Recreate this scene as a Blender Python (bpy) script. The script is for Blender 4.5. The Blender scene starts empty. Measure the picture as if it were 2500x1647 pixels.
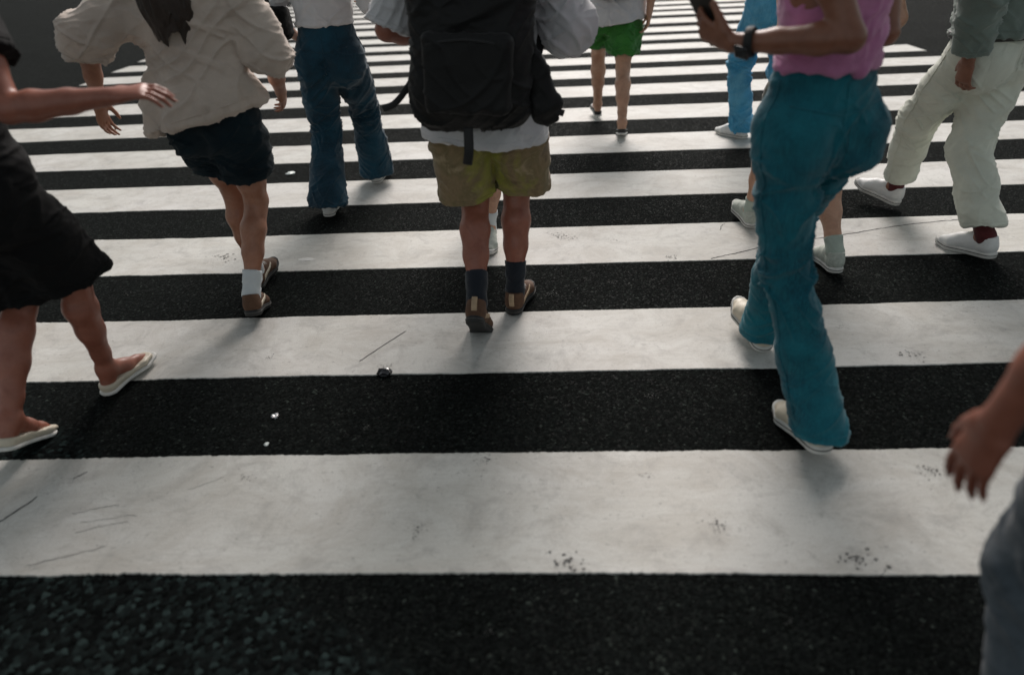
import bpy, math, random
import numpy as np
from mathutils import Matrix, Vector

# ----------------------------------------------------------------------------- camera, sky, sun, exposure
C = bpy.context.scene.collection
scn = bpy.context.scene
CAM_H = 1.4147
cam_d = bpy.data.cameras.new('camera'); cam = bpy.data.objects.new('camera', cam_d); C.objects.link(cam)
_th, _ro, _ya = (math.radians(a) for a in (30.76, -2.95, 3.52))
_f = np.array([0, math.cos(_th), -math.sin(_th)]); _r = np.array([1., 0, 0]); _u = np.cross(_r, _f)
_R = np.array([[math.cos(_ya), -math.sin(_ya), 0], [math.sin(_ya), math.cos(_ya), 0], [0, 0, 1]])
_r2, _u2, _f2 = _R @ (math.cos(_ro)*_r+math.sin(_ro)*_u), _R @ (-math.sin(_ro)*_r+math.cos(_ro)*_u), _R @ _f
cam.matrix_world = Matrix([[_r2[i], _u2[i], -_f2[i], (0, 0, CAM_H)[i]] for i in range(3)]+[[0, 0, 0, 1]])
cam_d.sensor_width = 36; cam_d.lens = 24; cam_d.clip_start = .05; cam_d.clip_end = 900
cam_d.dof.use_dof = True; cam_d.dof.focus_distance = 3.3; cam_d.dof.aperture_fstop = 1.4
scn.camera = cam

SUN_EL, SUN_AZ = 38, 6            # light comes from ahead of the walkers, a little to the right
world = bpy.data.worlds.new('World'); scn.world = world; world.use_nodes = True
wn = world.node_tree.nodes; wl = world.node_tree.links
sky = wn.new('ShaderNodeTexSky'); sky.sky_type = 'NISHITA'; sky.sun_disc = False
sky.sun_elevation = math.radians(SUN_EL); sky.sun_rotation = math.radians(SUN_AZ)
bg = wn['Background']; bg.inputs['Strength'].default_value = .088
hsv = wn.new('ShaderNodeHueSaturation'); hsv.inputs['Saturation'].default_value = .22      # hazy city night sky, almost grey
wl.new(sky.outputs[0], hsv.inputs['Color']); tint = wn.new('ShaderNodeMix'); tint.data_type = 'RGBA'; tint.blend_type = 'MULTIPLY'; tint.inputs[0].default_value = 1; tint.inputs[7].default_value = (.95, 1, .965, 1)
wl.new(hsv.outputs[0], tint.inputs[6]); wl.new(tint.outputs[2], bg.inputs['Color'])
sun_d = bpy.data.lights.new('sun', 'SUN'); sun = bpy.data.objects.new('sun', sun_d); C.objects.link(sun)
sun_d.energy = 3.4; sun_d.angle = math.radians(30); sun_d.color = (1, .915, .865)
_e, _a = math.radians(SUN_EL), math.radians(SUN_AZ)
sun.rotation_euler = Vector((-math.cos(_e)*math.sin(_a), -math.cos(_e)*math.cos(_a), -math.sin(_e))).to_track_quat('-Z', 'Y').to_euler()
sun.location = (0, 0, 30)
scn.view_settings.view_transform = 'Standard'; scn.view_settings.look = 'None'
scn.view_settings.exposure = 0.18; scn.view_settings.gamma = 1; scn.view_settings.use_curve_mapping = False

# ----------------------------------------------------------------------------- materials
rng = np.random.default_rng(7); random.seed(7)
def new_mat(name):
    m = bpy.data.materials.new(name); m.use_nodes = True
    nt = m.node_tree; return m, nt, nt.nodes['Principled BSDF'], nt.nodes, nt.links
def noise(nt, scale, detail=4, rough=.55, vec=None, dist=0):
    n = nt.nodes.new('ShaderNodeTexNoise'); n.inputs['Scale'].default_value = scale; n.inputs['Detail'].default_value = detail
    n.inputs['Roughness'].default_value = rough; n.inputs['Distortion'].default_value = dist
    if vec: nt.links.new(vec, n.inputs['Vector'])
    return n.outputs['Fac']
def coords(nt, scale=(1, 1, 1), rot=(0, 0, 0)):
    t = nt.nodes.new('ShaderNodeTexCoord'); m = nt.nodes.new('ShaderNodeMapping'); m.inputs['Scale'].default_value = scale; m.inputs['Rotation'].default_value = rot
    nt.links.new(t.outputs['Object'], m.inputs[0]); return m.outputs[0]
def ramp(nt, fac, stops):
    r = nt.nodes.new('ShaderNodeValToRGB'); el = r.color_ramp.elements
    while len(el) < len(stops): el.new(.5)
    for e, (p, c) in zip(el, stops):
        e.position = p; e.color = (*(c if hasattr(c, '__len__') else (c, c, c)), 1)
    nt.links.new(fac, r.inputs[0]); return r.outputs[0]
def mixc(nt, fac, a, b, mode='MIX'):
    m = nt.nodes.new('ShaderNodeMix'); m.data_type = 'RGBA'; m.blend_type = mode
    for s, v in ((m.inputs[0], fac), (m.inputs[6], a), (m.inputs[7], b)):
        if isinstance(v, (int, float)): s.default_value = v
        elif isinstance(v, (tuple, list)): s.default_value = (*v, 1)
        else: nt.links.new(v, s)
    return m.outputs[2]
def bump(nt, b, h, strength, dist=.002):
    n = nt.nodes.new('ShaderNodeBump'); n.inputs['Strength'].default_value = strength; n.inputs['Distance'].default_value = dist
    nt.links.new(h, n.inputs['Height']); nt.links.new(n.outputs[0], b.inputs['Normal'])
def addm(nt, a, b, op='ADD'):
    n = nt.nodes.new('ShaderNodeMath'); n.operation = op
    for s, v in zip(n.inputs, (a, b)):
        if isinstance(v, (int, float)): s.default_value = v
        else: nt.links.new(v, s)
    return n.outputs[0]

def fabric(name, col, var=.25, rough=.85, weave=900, streak=None, sheen=.2, bumpy=.35):
    m, nt, b, N, L = new_mat(name)
    v = coords(nt)
    c2 = tuple(x*(1-var) for x in col); c3 = tuple(min(1, x*(1+var)) for x in col)
    base = ramp(nt, noise(nt, 7, 5, .6, v, .4), [(.3, c2), (.7, c3)])
    if streak:                                           # faded vertical streaks and whiskers of worn denim
        base = mixc(nt, ramp(nt, noise(nt, 5, 4, .6, v, .3), [(.42, 0), (.72, .6)]), base, streak); sv = coords(nt, (260, 260, 14)); base = mixc(nt, ramp(nt, noise(nt, 1, 4, .7, sv), [(.42, 0), (.72, .5)]), base, streak)
        sv2 = coords(nt, (22, 22, 90), (.25, .2, 0)); base = mixc(nt, ramp(nt, noise(nt, 1, 4, .7, sv2, .3), [(.60, 0), (.78, .30)]), base, streak)
    fine = noise(nt, weave, 2, .5, v)
    base = mixc(nt, ramp(nt, fine, [(.3, .0), (.7, .22)]), base, tuple(x*.55 for x in col))
    L.new(base, b.inputs['Base Color']); b.inputs['Roughness'].default_value = rough
    b.inputs['Sheen Weight'].default_value = sheen; b.inputs['Specular IOR Level'].default_value = .25
    bump(nt, b, addm(nt, addm(nt, noise(nt, 38, 4, .6, v, .5), .8, 'MULTIPLY'), addm(nt, fine, .12, 'MULTIPLY')), bumpy, .006)
    return m
def plain(name, col, rough=.5, var=.15, scale=25, metal=0, bumpy=.15, spec=.5):
    m, nt, b, N, L = new_mat(name); v = coords(nt)
    L.new(ramp(nt, noise(nt, scale, 5, .6, v), [(.3, tuple(x*(1-var) for x in col)), (.7, tuple(min(1, x*(1+var)) for x in col))]), b.inputs['Base Color'])
    b.inputs['Roughness'].default_value = rough; b.inputs['Metallic'].default_value = metal; b.inputs['Specular IOR Level'].default_value = spec
    bump(nt, b, noise(nt, scale*6, 3, .6, v), bumpy, .002)
    return m
def skin(name, col):
    m, nt, b, N, L = new_mat(name); v = coords(nt)
    c = ramp(nt, noise(nt, 14, 7, .74, v, .5), [(.3, (col[0]*.72, col[1]*.66, col[2]*.64)), (.55, col), (.75, (col[0]*1.14, col[1]*1.02, col[2]*.98))])
    c = mixc(nt, ramp(nt, noise(nt, 130, 3, .6, v), [(.4, 0), (.75, .25)]), c, (col[0]*.8, col[1]*.55, col[2]*.5))
    L.new(c, b.inputs['Base Color']); b.inputs['Roughness'].default_value = .44; b.inputs['Specular IOR Level'].default_value = .5
    b.inputs['Subsurface Weight'].default_value = .08; b.inputs['Subsurface Radius'].default_value = (.012, .004, .002); b.inputs['Subsurface Scale'].default_value = .6
    bump(nt, b, noise(nt, 350, 3, .6, v), .12, .001)
    return m

def asphalt_mat():
    m, nt, b, N, L = new_mat('asphalt'); v = coords(nt)
    # aggregate chips in dark binder, the brightest being glints painted into the colour; a coarser, older course on the near left side
    x = N.new('ShaderNodeSeparateXYZ'); L.new(v, x.inputs[0])
    edge = addm(nt, addm(nt, addm(nt, x.outputs['X'], .667, 'MULTIPLY'), addm(nt, x.outputs['Y'], -.695)), addm(nt, noise(nt, 3, 5, .6, v), .22, 'MULTIPLY'))
    near = ramp(nt, addm(nt, edge, .4), [(.44, 1), (.56, 0)])
    def chips(scale):
        vo = N.new('ShaderNodeTexVoronoi'); vo.inputs['Scale'].default_value = scale; L.new(v, vo.inputs['Vector'])
        col = N.new('ShaderNodeSeparateColor'); L.new(vo.outputs['Color'], col.inputs[0])
        return vo.outputs['Distance'], col.outputs[0], col.outputs[1]
    d1, r1, g1 = chips(130); d2, r2, g2 = chips(72)
    base = ramp(nt, noise(nt, 1.1, 6, .6, v), [(.3, (.0045, .0054, .0051)), (.7, (.0080, .0094, .0087))])
    fine = ramp(nt, r1, [(0, (.45, .45, .45)), (.6, (.95, .97, 1)), (.9, (1.5, 1.55, 1.55)), (.98, (2.3, 2.3, 2.2)), (1, (5.5, 5.7, 5.4))])
    coarse = ramp(nt, r2, [(0, (.35, .36, .38)), (.55, (1.0, 1.05, 1.1)), (.88, (2.0, 2.5, 2.6)), (1, (4.5, 5.6, 5.8))])
    c = mixc(nt, 1.0, base, mixc(nt, near, fine, coarse), 'MULTIPLY')
    L.new(c, b.inputs['Base Color'])
    L.new(ramp(nt, g1, [(0, 1), (.8, .9), (1, .5)]), b.inputs['Roughness']); b.inputs['Specular IOR Level'].default_value = .025
    hh = mixc(nt, near, ramp(nt, d1, [(0, 1), (.7, 0)]), ramp(nt, d2, [(0, 1), (.7, 0)]))
    h2 = mixc(nt, .45, hh, mixc(nt, near, r1, r2)); h3 = mixc(nt, .35, h2, noise(nt, 26, 4, .6, v))
    bump(nt, b, h3, .9, .006)
    return m

def paint_mat():
    m, nt, b, N, L = new_mat('road_paint'); v = coords(nt)
    c = ramp(nt, noise(nt, 1.6, 6, .62, v, .3), [(.25, (.50, .49, .465)), (.55, (.60, .59, .565)), (.8, (.68, .665, .645))])
    tint = noise(nt, .9, 3, .5, coords(nt, (1, 1, 1), (0, 0, .7)))
    c = mixc(nt, ramp(nt, tint, [(.35, .0), (.65, .35)]), c, (.52, .53, .47))
    dirt = noise(nt, 2.6, 7, .72, coords(nt, (1, 1.5, 1), (0, 0, .3)), .9); c = mixc(nt, ramp(nt, dirt, [(.42, 0), (.64, .60)]), c, (.36, .33, .285))
    # scuffing drawn out along the bars by tyres and feet
    sv = coords(nt, (6, 42, 1)); st = noise(nt, 1, 7, .75, sv, .8)
    c = mixc(nt, ramp(nt, st, [(.55, 0), (.80, .40)]), c, (.30, .285, .265))
    sp = noise(nt, 55, 5, .72, v, .6); c = mixc(nt, ramp(nt, sp, [(.56, 0), (.70, .45)]), c, (.24, .235, .215)); sm = noise(nt, 7, 8, .74, v, .6); c = mixc(nt, ramp(nt, sm, [(.50, 0), (.70, .62)]), c, (.27, .26, .245))
    # pits where the binder shows through
    vo = N.new('ShaderNodeTexVoronoi'); vo.inputs['Scale'].default_value = 70
    wv = N.new('ShaderNodeVectorMath'); wv.operation = 'MULTIPLY_ADD'; nn = N.new('ShaderNodeTexNoise'); nn.inputs['Scale'].default_value = 60; L.new(v, nn.inputs['Vector']); L.new(nn.outputs['Color'], wv.inputs[0]); wv.inputs[1].default_value = (.02, .014, .01); L.new(coords(nt, (.8, 1, 1)), wv.inputs[2]); L.new(wv.outputs[0], vo.inputs['Vector'])
    co = N.new('ShaderNodeSeparateColor'); L.new(vo.outputs['Color'], co.inputs[0])
    pit = addm(nt, ramp(nt, vo.outputs['Distance'], [(.06, 1), (.30, 0)]), ramp(nt, addm(nt, addm(nt, co.outputs[0], addm(nt, noise(nt, 4, 4, .6, v), .5, 'MULTIPLY')), -.25), [(.88, 0), (.95, 1)]), 'MULTIPLY')
    c = mixc(nt, addm(nt, pit, .6, 'MULTIPLY'), c, (.12, .115, .11))
    gr = noise(nt, 240, 3, .6, v); c = mixc(nt, ramp(nt, gr, [(.35, .30), (.6, 0)]), c, (.33, .32, .30))
    L.new(c, b.inputs['Base Color']); b.inputs['Roughness'].default_value = .62; b.inputs['Specular IOR Level'].default_value = .4
    bump(nt, b, addm(nt, addm(nt, gr, .6, 'MULTIPLY'), addm(nt, st, .7, 'MULTIPLY')), .5, .004)
    return m

M = {}
M['asphalt'] = asphalt_mat(); M['paint'] = paint_mat()
M['crack'] = plain('crack_dark', (.035, .034, .033), .9); M['old_gum'] = plain('grey_gum', (.055, .057, .054), .85, .3, 60); M['stain'] = plain('dark_scuff', (.13, .125, .118), .85, .5, 120)
M['gum'] = plain('trodden_gum', (.25, .235, .215), .8, .2, 80)
M['rubber'] = plain('white_rubber', (.62, .61, .58), .6); M['dark_rubber'] = plain('dark_rubber', (.02, .02, .02), .7)
M['white_shoe'] = plain('white_leather', (.70, .70, .69), .5, .08, 30); M['cream_shoe'] = plain('cream_leather', (.60, .53, .42), .45, .1, 30)
M['sole_line'] = plain('sole_line', (.09, .085, .08), .8); M['brown_shoe'] = plain('brown_suede', (.10, .048, .025), .8, .3, 40); M['tan'] = plain('tan_trim', (.42, .30, .19), .7, .2, 60); M['grey_shoe'] = plain('pale_green_mesh', (.42, .45, .40), .75, .2, 90)
M['black_shoe'] = plain('black_shoe', (.022, .02, .018), .55, .2, 40); M['lace'] = plain('lace', (.7, .7, .68), .8)
M['sock_dark'] = fabric('navy_sock', (.014, .018, .026), .2, .95, 700); M['sock_white'] = fabric('white_sock', (.62, .66, .68), .1, .95, 700)
M['sock_green'] = fabric('pale_green_sock', (.40, .46, .40), .15, .95, 700); M['sock_red'] = fabric('maroon_sock', (.09, .018, .02), .2, .95, 700)
M['skin_a'] = skin('skin_warm', (.36, .17, .105)); M['skin_b'] = skin('skin_deep', (.25, .105, .062)); M['skin_c'] = skin('skin_light', (.52, .30, .20)); M['skin_d'] = skin('skin_red', (.31, .115, .075))
M['nail'] = plain('nail', (.42, .20, .15), .25, .08, 40); M['lip'] = plain('lip', (.30, .09, .08), .5); M['eye'] = plain('eye', (.5, .48, .45), .25, .1, 20)
M['hair'] = plain('black_hair', (.012, .010, .009), .45, .4, 160, 0, .5); M['hair_brown'] = plain('dark_brown_hair', (.026, .016, .011), .45, .4, 160, 0, .5)
M['denim_teal'] = fabric('teal_denim', (.0045, .066, .098), .45, .9, 800, (.018, .25, .31)); M['denim_navy'] = fabric('navy_denim', (.004, .020, .035), .35, .9, 800, (.008, .075, .125))
M['denim_light'] = fabric('light_blue_denim', (.035, .27, .48), .3, .85, 800, (.25, .55, .70)); M['denim_grey'] = fabric('slate_denim', (.05, .065, .08), .3, .9, 800, (.12, .14, .16))
M['navy'] = fabric('dark_navy_cloth', (.004, .013, .019), .3, .9, 700, None, .02); M['black'] = fabric('black_cloth', (.0045, .0045, .005), .3, .9, 700, None, .0)
M['beige'] = fabric('beige_linen', (.58, .49, .42), .15, .9, 500, None, .3); M['white'] = fabric('white_cotton', (.60, .59, .60), .08, .9, 600, None, .3)
M['pink'] = fabric('pink_cotton', (.52, .20, .37), .15, .9, 600, None, .3); M['cream'] = fabric('cream_twill', (.62, .64, .55), .1, .85, 600, None, .3)
M['sage'] = fabric('grey_green_cotton', (.16, .20, .175), .2, .9, 600, None, .3); M['green'] = fabric('grass_green_nylon', (.022, .135, .018), .35, .6, 500, (.05, .26, .035), .2)
M['blue'] = fabric('blue_cotton', (.06, .14, .34), .2, .9, 600); M['grey'] = fabric('charcoal_cotton', (.04, .042, .045), .2, .9, 600); M['olive'] = fabric('olive_cotton', (.06, .06, .035), .2, .9, 600)
M['pack'] = fabric('black_nylon', (.007, .007, .007), .3, .6, 900, None, .05); M['pack_navy'] = fabric('navy_nylon', (.008, .018, .042), .3, .6, 900, None, .05)
M['webbing'] = plain('black_webbing', (.010, .010, .010), .7, .2, 300); M['metal'] = plain('steel', (.5, .5, .5), .3, .1, 40, 1.0); M['glass'] = plain('dark_glass', (.01, .01, .012), .08, .1, 10)
M['foil'] = plain('crumpled_foil', (.55, .55, .56), .25, .3, 60, .9); M['scrap'] = plain('pale_scrap', (.55, .60, .58), .5, .2, 60)
def camo_mat():
    m, nt, b, N, L = new_mat('brown_olive_shorts'); v = coords(nt)
    c = ramp(nt, noise(nt, 9, 4, .6, v, .8), [(.34, (.15, .10, .05)), (.47, (.27, .19, .10)), (.58, (.20, .15, .07)), (.7, (.38, .29, .17))])
    x = N.new('ShaderNodeSeparateXYZ'); L.new(v, x.inputs[0])                # a yellow green panel down the middle of the seat
    ab = N.new('ShaderNodeMath'); ab.operation = 'ABSOLUTE'; L.new(addm(nt, x.outputs['X'], -.025), ab.inputs[0])
    bias = addm(nt, addm(nt, .075, ab.outputs[0], 'SUBTRACT'), 1.6, 'MULTIPLY')
    c = mixc(nt, ramp(nt, addm(nt, noise(nt, 6, 4, .6, coords(nt, (1, 1, .8), (.3, 0, .6)), 1.0), bias), [(.48, 0), (.72, 1)]), c, (.34, .35, .035))
    fine = noise(nt, 700, 2, .5, v); c = mixc(nt, ramp(nt, fine, [(.3, 0), (.7, .25)]), c, (.05, .04, .02))
    L.new(c, b.inputs['Base Color']); b.inputs['Roughness'].default_value = .9; b.inputs['Sheen Weight'].default_value = .15
    bump(nt, b, addm(nt, noise(nt, 38, 4, .6, v, .5), addm(nt, fine, .12, 'MULTIPLY')), .35, .006); return m
M['camo'] = camo_mat()

# ----------------------------------------------------------------------------- mesh helpers
def link(name, mesh, parent=None, loc=(0, 0, 0)):
    o = bpy.data.objects.new(name, mesh); C.objects.link(o); o.location = loc
    if parent: o.parent = parent
    return o
def mesh_from(verts, faces, mat, smooth=True, name='mesh'):
    me = bpy.data.meshes.new(name); verts = np.asarray(verts, np.float32); faces = np.asarray(faces, np.int32)
    n, k = faces.shape
    me.vertices.add(len(verts)); me.vertices.foreach_set('co', verts.ravel())
    me.loops.add(n*k); me.loops.foreach_set('vertex_index', faces.ravel())
    me.polygons.add(n); me.polygons.foreach_set('loop_start', np.arange(0, n*k, k, dtype=np.int32)); me.polygons.foreach_set('loop_total', np.full(n, k, np.int32))
    me.polygons.foreach_set('use_smooth', np.full(n, smooth)); me.update(calc_edges=True); me.validate()
    me.materials.append(mat); return me
def thing(name, label, cat, loc, group=None):
    o = bpy.data.objects.new(name, None); C.objects.link(o); o.location = loc; o.empty_display_size = .2
    o['label'] = label; o['category'] = cat
    if group: o['group'] = group
    return o
def tube_mesh(pts, rad, mat, seg=8, flat=None):
    """swept tube; flat=(side, a, b) makes a ribbon of half widths a, b"""
    pts = np.asarray(pts, float); n = len(pts); vs = []
    rad = np.broadcast_to(rad, (n,))
    up = np.array([.13, .31, .94])
    for i in range(n):
        t = pts[min(i+1, n-1)]-pts[max(i-1, 0)]; t = t/np.linalg.norm(t)
        s = np.cross(t, up) if flat is None else np.asarray(flat[0], float)-t*(t @ np.asarray(flat[0], float)); s = s/np.linalg.norm(s); w = np.cross(t, s)
        for j in range(seg):
            a = 2*math.pi*j/seg
            vs.append(pts[i]+(s*math.cos(a)*rad[i]+w*math.sin(a)*rad[i] if flat is None else s*math.cos(a)*flat[1]*rad[i]+w*math.sin(a)*flat[2]*rad[i]))
    f = [[i*seg+j, i*seg+(j+1) % seg, (i+1)*seg+(j+1) % seg, (i+1)*seg+j] for i in range(n-1) for j in range(seg)]
    b0 = len(vs); vs.append(pts[0]); vs.append(pts[-1])
    f += [[b0, (j+1) % seg, j, j] for j in range(seg)]+[[b0+1, (n-1)*seg+j, (n-1)*seg+(j+1) % seg, (n-1)*seg+(j+1) % seg] for j in range(seg)]
    me = bpy.data.meshes.new('tube'); me.from_pydata([tuple(v) for v in vs], [], [tuple(dict.fromkeys(q)) for q in f]); me.polygons.foreach_set('use_smooth', [True]*len(me.polygons)); me.update(); me.materials.append(mat)
    return me
def bezier(P, n=24):
    P = np.asarray(P, float); t = np.linspace(0, len(P)-1, n); i = np.clip(t.astype(int), 0, len(P)-2); u = (t-i)[:, None]
    g = lambda k: P[np.clip(i+k, 0, len(P)-1)]
    a, b, c, d = g(-1), g(0), g(1), g(2)
    return .5*((2*b)+(-a+c)*u+(2*a-5*b+4*c-d)*u*u+(-a+3*b-3*c+d)*u**3)

# value noise on points
_perm = rng.permutation(4096); _val = rng.random(4096)*2-1
def vnoise(p):
    i = np.floor(p).astype(np.int64); f = p-i; f = f*f*f*(f*(f*6-15)+10); out = 0
    for dx in (0, 1):
        for dy in (0, 1):
            for dz in (0, 1):
                h = _val[_perm[(_perm[(_perm[(i[:, 0]+dx) & 4095]+i[:, 1]+dy) & 4095]+i[:, 2]+dz) & 4095]]
                out = out+h*np.where(dx, f[:, 0], 1-f[:, 0])*np.where(dy, f[:, 1], 1-f[:, 1])*np.where(dz, f[:, 2], 1-f[:, 2])
    return out
def normals(v, q):
    n = np.zeros_like(v); fn = np.cross(v[q[:, 2]]-v[q[:, 0]], v[q[:, 3]]-v[q[:, 1]])
    for k in range(4): np.add.at(n, q[:, k], fn)
    return n/(np.linalg.norm(n, axis=1, keepdims=True)+1e-12)
def relax(v, q, it=1, w=.5):
    for _ in range(it):
        s = np.zeros_like(v); c = np.zeros(len(v))
        for a, b in ((0, 1), (1, 2), (2, 3), (3, 0)):
            np.add.at(s, q[:, a], v[q[:, b]]); np.add.at(s, q[:, b], v[q[:, a]]); np.add.at(c, q[:, a], 1); np.add.at(c, q[:, b], 1)
        v = v+(s/np.maximum(c, 1)[:, None]-v)*w
    return v

class Field:
    """signed distance grid: smooth unions of tapered, elliptic segments, then surface nets"""
    def __init__(self, pts, pad, vox):
        pts = np.asarray(pts, float); self.lo = pts.min(0)-pad; self.vox = vox
        n = np.ceil((pts.max(0)+pad-self.lo)/vox).astype(int)+1; self.n = n
        self.D = np.full(n, 1.0, np.float32); self.ax = [(self.lo[i]+np.arange(n[i])*vox).astype(np.float32) for i in range(3)]
    def local(self, lo, hi):
        a = [int(np.clip(np.floor((lo[i]-self.lo[i])/self.vox), 0, self.n[i])) for i in range(3)]
        b = [int(np.clip(np.ceil((hi[i]-self.lo[i])/self.vox)+1, 0, self.n[i])) for i in range(3)]
        sl = tuple(slice(x, y) for x, y in zip(a, b))
        X = self.ax[0][sl[0]][:, None, None]; Y = self.ax[1][sl[1]][None, :, None]; Z = self.ax[2][sl[2]][None, None, :]
        return sl, X, Y, Z
    def put(self, sl, d, k):
        if d.size == 0: return
        o = self.D[sl]; h = np.clip(k-np.abs(o-d), 0, None)/max(k, 1e-6); self.D[sl] = np.minimum(o, d)-h*h*k*.25
    def seg(self, a, b, ra, rb, k=.015, side=None, cuts=()):
        """round cone a-b; with side, ra and rb are (half width along side, half depth)"""
        a = np.asarray(a, float); b = np.asarray(b, float); R = np.max([np.max(ra), np.max(rb)])+k+3*self.vox
        sl, X, Y, Z = self.local(np.minimum(a, b)-R, np.maximum(a, b)+R)
        ab = b-a; L2 = ab @ ab+1e-12; px, py, pz = X-a[0], Y-a[1], Z-a[2]
        t = np.clip((px*ab[0]+py*ab[1]+pz*ab[2])/L2, 0, 1)
        vx, vy, vz = px-t*ab[0], py-t*ab[1], pz-t*ab[2]
        if side is None:
            d = np.sqrt(vx*vx+vy*vy+vz*vz)-(ra+(rb-ra)*t)
        else:
            e = ab/math.sqrt(L2); s = np.asarray(side, float)-e*(e @ np.asarray(side, float)); s /= np.linalg.norm(s); w = np.cross(e, s)
            ra = np.broadcast_to(ra, (2,)); rb = np.broadcast_to(rb, (2,))
            ru = ra[0]+(rb[0]-ra[0])*t; rw = ra[1]+(rb[1]-ra[1])*t; rx = np.minimum(ru, rw)
            u = vx*s[0]+vy*s[1]+vz*s[2]; ww = vx*w[0]+vy*w[1]+vz*w[2]; x = vx*e[0]+vy*e[1]+vz*e[2]
            k0 = np.sqrt((u/ru)**2+(ww/rw)**2+(x/rx)**2); k1 = np.sqrt((u/ru**2)**2+(ww/rw**2)**2+(x/rx**2)**2)+1e-6
            d = np.where(k0 < .05, -rx, k0*(k0-1)/k1)
        for p, nrm in cuts: d = np.maximum(d, (X-p[0])*nrm[0]+(Y-p[1])*nrm[1]+(Z-p[2])*nrm[2])
        self.put(sl, d.astype(np.float32), k)
    def path(self, pts, rad, k=.015, side=None, cuts=()):
        for i in range(len(pts)-1): self.seg(pts[i], pts[i+1], rad[i], rad[i+1], k, side, cuts)
    def box(self, c, axes, half, r, k=.01):
        c = np.asarray(c, float); R = np.linalg.norm(half)+k+3*self.vox
        sl, X, Y, Z = self.local(c-R, c+R); px, py, pz = X-c[0], Y-c[1], Z-c[2]; q = []
        for a, h in zip(axes, half): q.append(np.abs(px*a[0]+py*a[1]+pz*a[2])-(h-r))
        d = np.sqrt(sum(np.maximum(x, 0)**2 for x in q))+np.minimum(np.maximum(np.maximum(q[0], q[1]), q[2]), 0)-r
        self.put(sl, d.astype(np.float32), k)
    def carve(self, p, nrm):
        X, Y, Z = self.ax[0][:, None, None], self.ax[1][None, :, None], self.ax[2][None, None, :]
        self.D = np.maximum(self.D, ((X-p[0])*nrm[0]+(Y-p[1])*nrm[1]+(Z-p[2])*nrm[2]).astype(np.float32))
    def mesh(self, smooth=1):
        D = self.D; ins = D < 0
        s = sum(ins[i:ins.shape[0]-1+i, j:ins.shape[1]-1+j, k:ins.shape[2]-1+k].astype(np.int8) for i in (0, 1) for j in (0, 1) for k in (0, 1))
        act = (s > 0) & (s < 8); c = np.argwhere(act); idx = np.full(act.shape, -1, np.int64); idx[act] = np.arange(len(c))
        acc = np.zeros((len(c), 3)); cnt = np.zeros(len(c))
        corners = [(i, j, k) for i in (0, 1) for j in (0, 1) for k in (0, 1)]
        val = {q: D[c[:, 0]+q[0], c[:, 1]+q[1], c[:, 2]+q[2]].astype(float) for q in corners}
        for q in corners:
            for ax in range(3):
                if q[ax] == 0:
                    q2 = tuple(1 if i == ax else q[i] for i in range(3)); a, b = val[q], val[q2]; m = (a < 0) != (b < 0)
                    t = np.where(m, a/np.where(np.abs(a-b) < 1e-9, 1e-9, a-b), 0); t = np.clip(t, 0, 1)
                    for i in range(3): acc[:, i] += np.where(m, q[i]+(t if i == ax else 0), 0)
                    cnt += m
        v = (c+acc/cnt[:, None])*self.vox+self.lo; quads = []
        for ax in range(3):
            o = [0, 1, 2]; o.remove(ax); b1, b2 = (ax+1) % 3, (ax+2) % 3
            sh = list(D.shape); sl0 = [slice(None)]*3; sl1 = [slice(None)]*3; sl0[ax] = slice(0, -1); sl1[ax] = slice(1, None)
            A, B = ins[tuple(sl0)], ins[tuple(sl1)]; e = np.argwhere(A != B)
            e = e[(e[:, b1] > 0) & (e[:, b2] > 0) & (e[:, b1] < sh[b1]-1) & (e[:, b2] < sh[b2]-1)]
            if not len(e): continue
            fl = A[e[:, 0], e[:, 1], e[:, 2]]; g = []
            for d1, d2 in ((-1, -1), (0, -1), (0, 0), (-1, 0)):
                w = e.copy(); w[:, b1] += d1; w[:, b2] += d2; g.append(idx[w[:, 0], w[:, 1], w[:, 2]])
            g = np.array(g).T; quads.append(np.where(fl[:, None], g, g[:, ::-1]))
        q = np.concatenate(quads); q = q[(q >= 0).all(1)]
        return relax(v, q, smooth, .5) if smooth else v, q

def crease(v, q, amp, fold, foci=(), base=.35, seed=0, drape=0.0, hem=None):
    """hanging cloth: soft swells plus sharp drag folds gathered round the foci"""
    n = normals(v, q); p = v+seed*3.7
    w = np.stack([vnoise(p*5+9), vnoise(p*5+23), vnoise(p*5+51)], 1)*.05; pw = p+w
    big = vnoise(pw*np.array([8, 8, 5.]))
    x, y, z = pw[:, 0], pw[:, 1], pw[:, 2]
    rid = lambda a, b, c: np.clip(1-np.abs(vnoise(np.stack([a, b, c], 1)))*2.6, 0, 1)**1.7
    r1 = rid(x*4.5, y*4.5, z*19-(x+y*.6)*13); r2 = rid(x*5+7, y*5, z*22+(x-y*.5)*15); r3 = rid(x*9+3, y*9, z*44-(x-y)*18)
    f = np.maximum(r1, r2*.85)*1.15+r3*.28-.42
    m = np.full(len(v), base)
    for c, r, g in foci: m = m+g*np.exp(-((v-c)**2).sum(1)/r**2)
    d = big*amp+f*fold*np.clip(m, 0, 1.3)
    if drape:                                            # vertical hanging folds that deepen towards the hem
        k = np.clip(1-(v[:, 2]-hem)/.38, 0, 1)**1.3; g = vnoise(np.stack([pw[:, 0]*13, pw[:, 1]*13, pw[:, 2]*1.6], 1)); g2 = 1-np.abs(vnoise(np.stack([pw[:, 0]*17+31, pw[:, 1]*17, pw[:, 2]*2.2], 1)))*2.2
        d = d+drape*k*(g*.9+g2*.35)
    return v+n*d[:, None]
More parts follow.
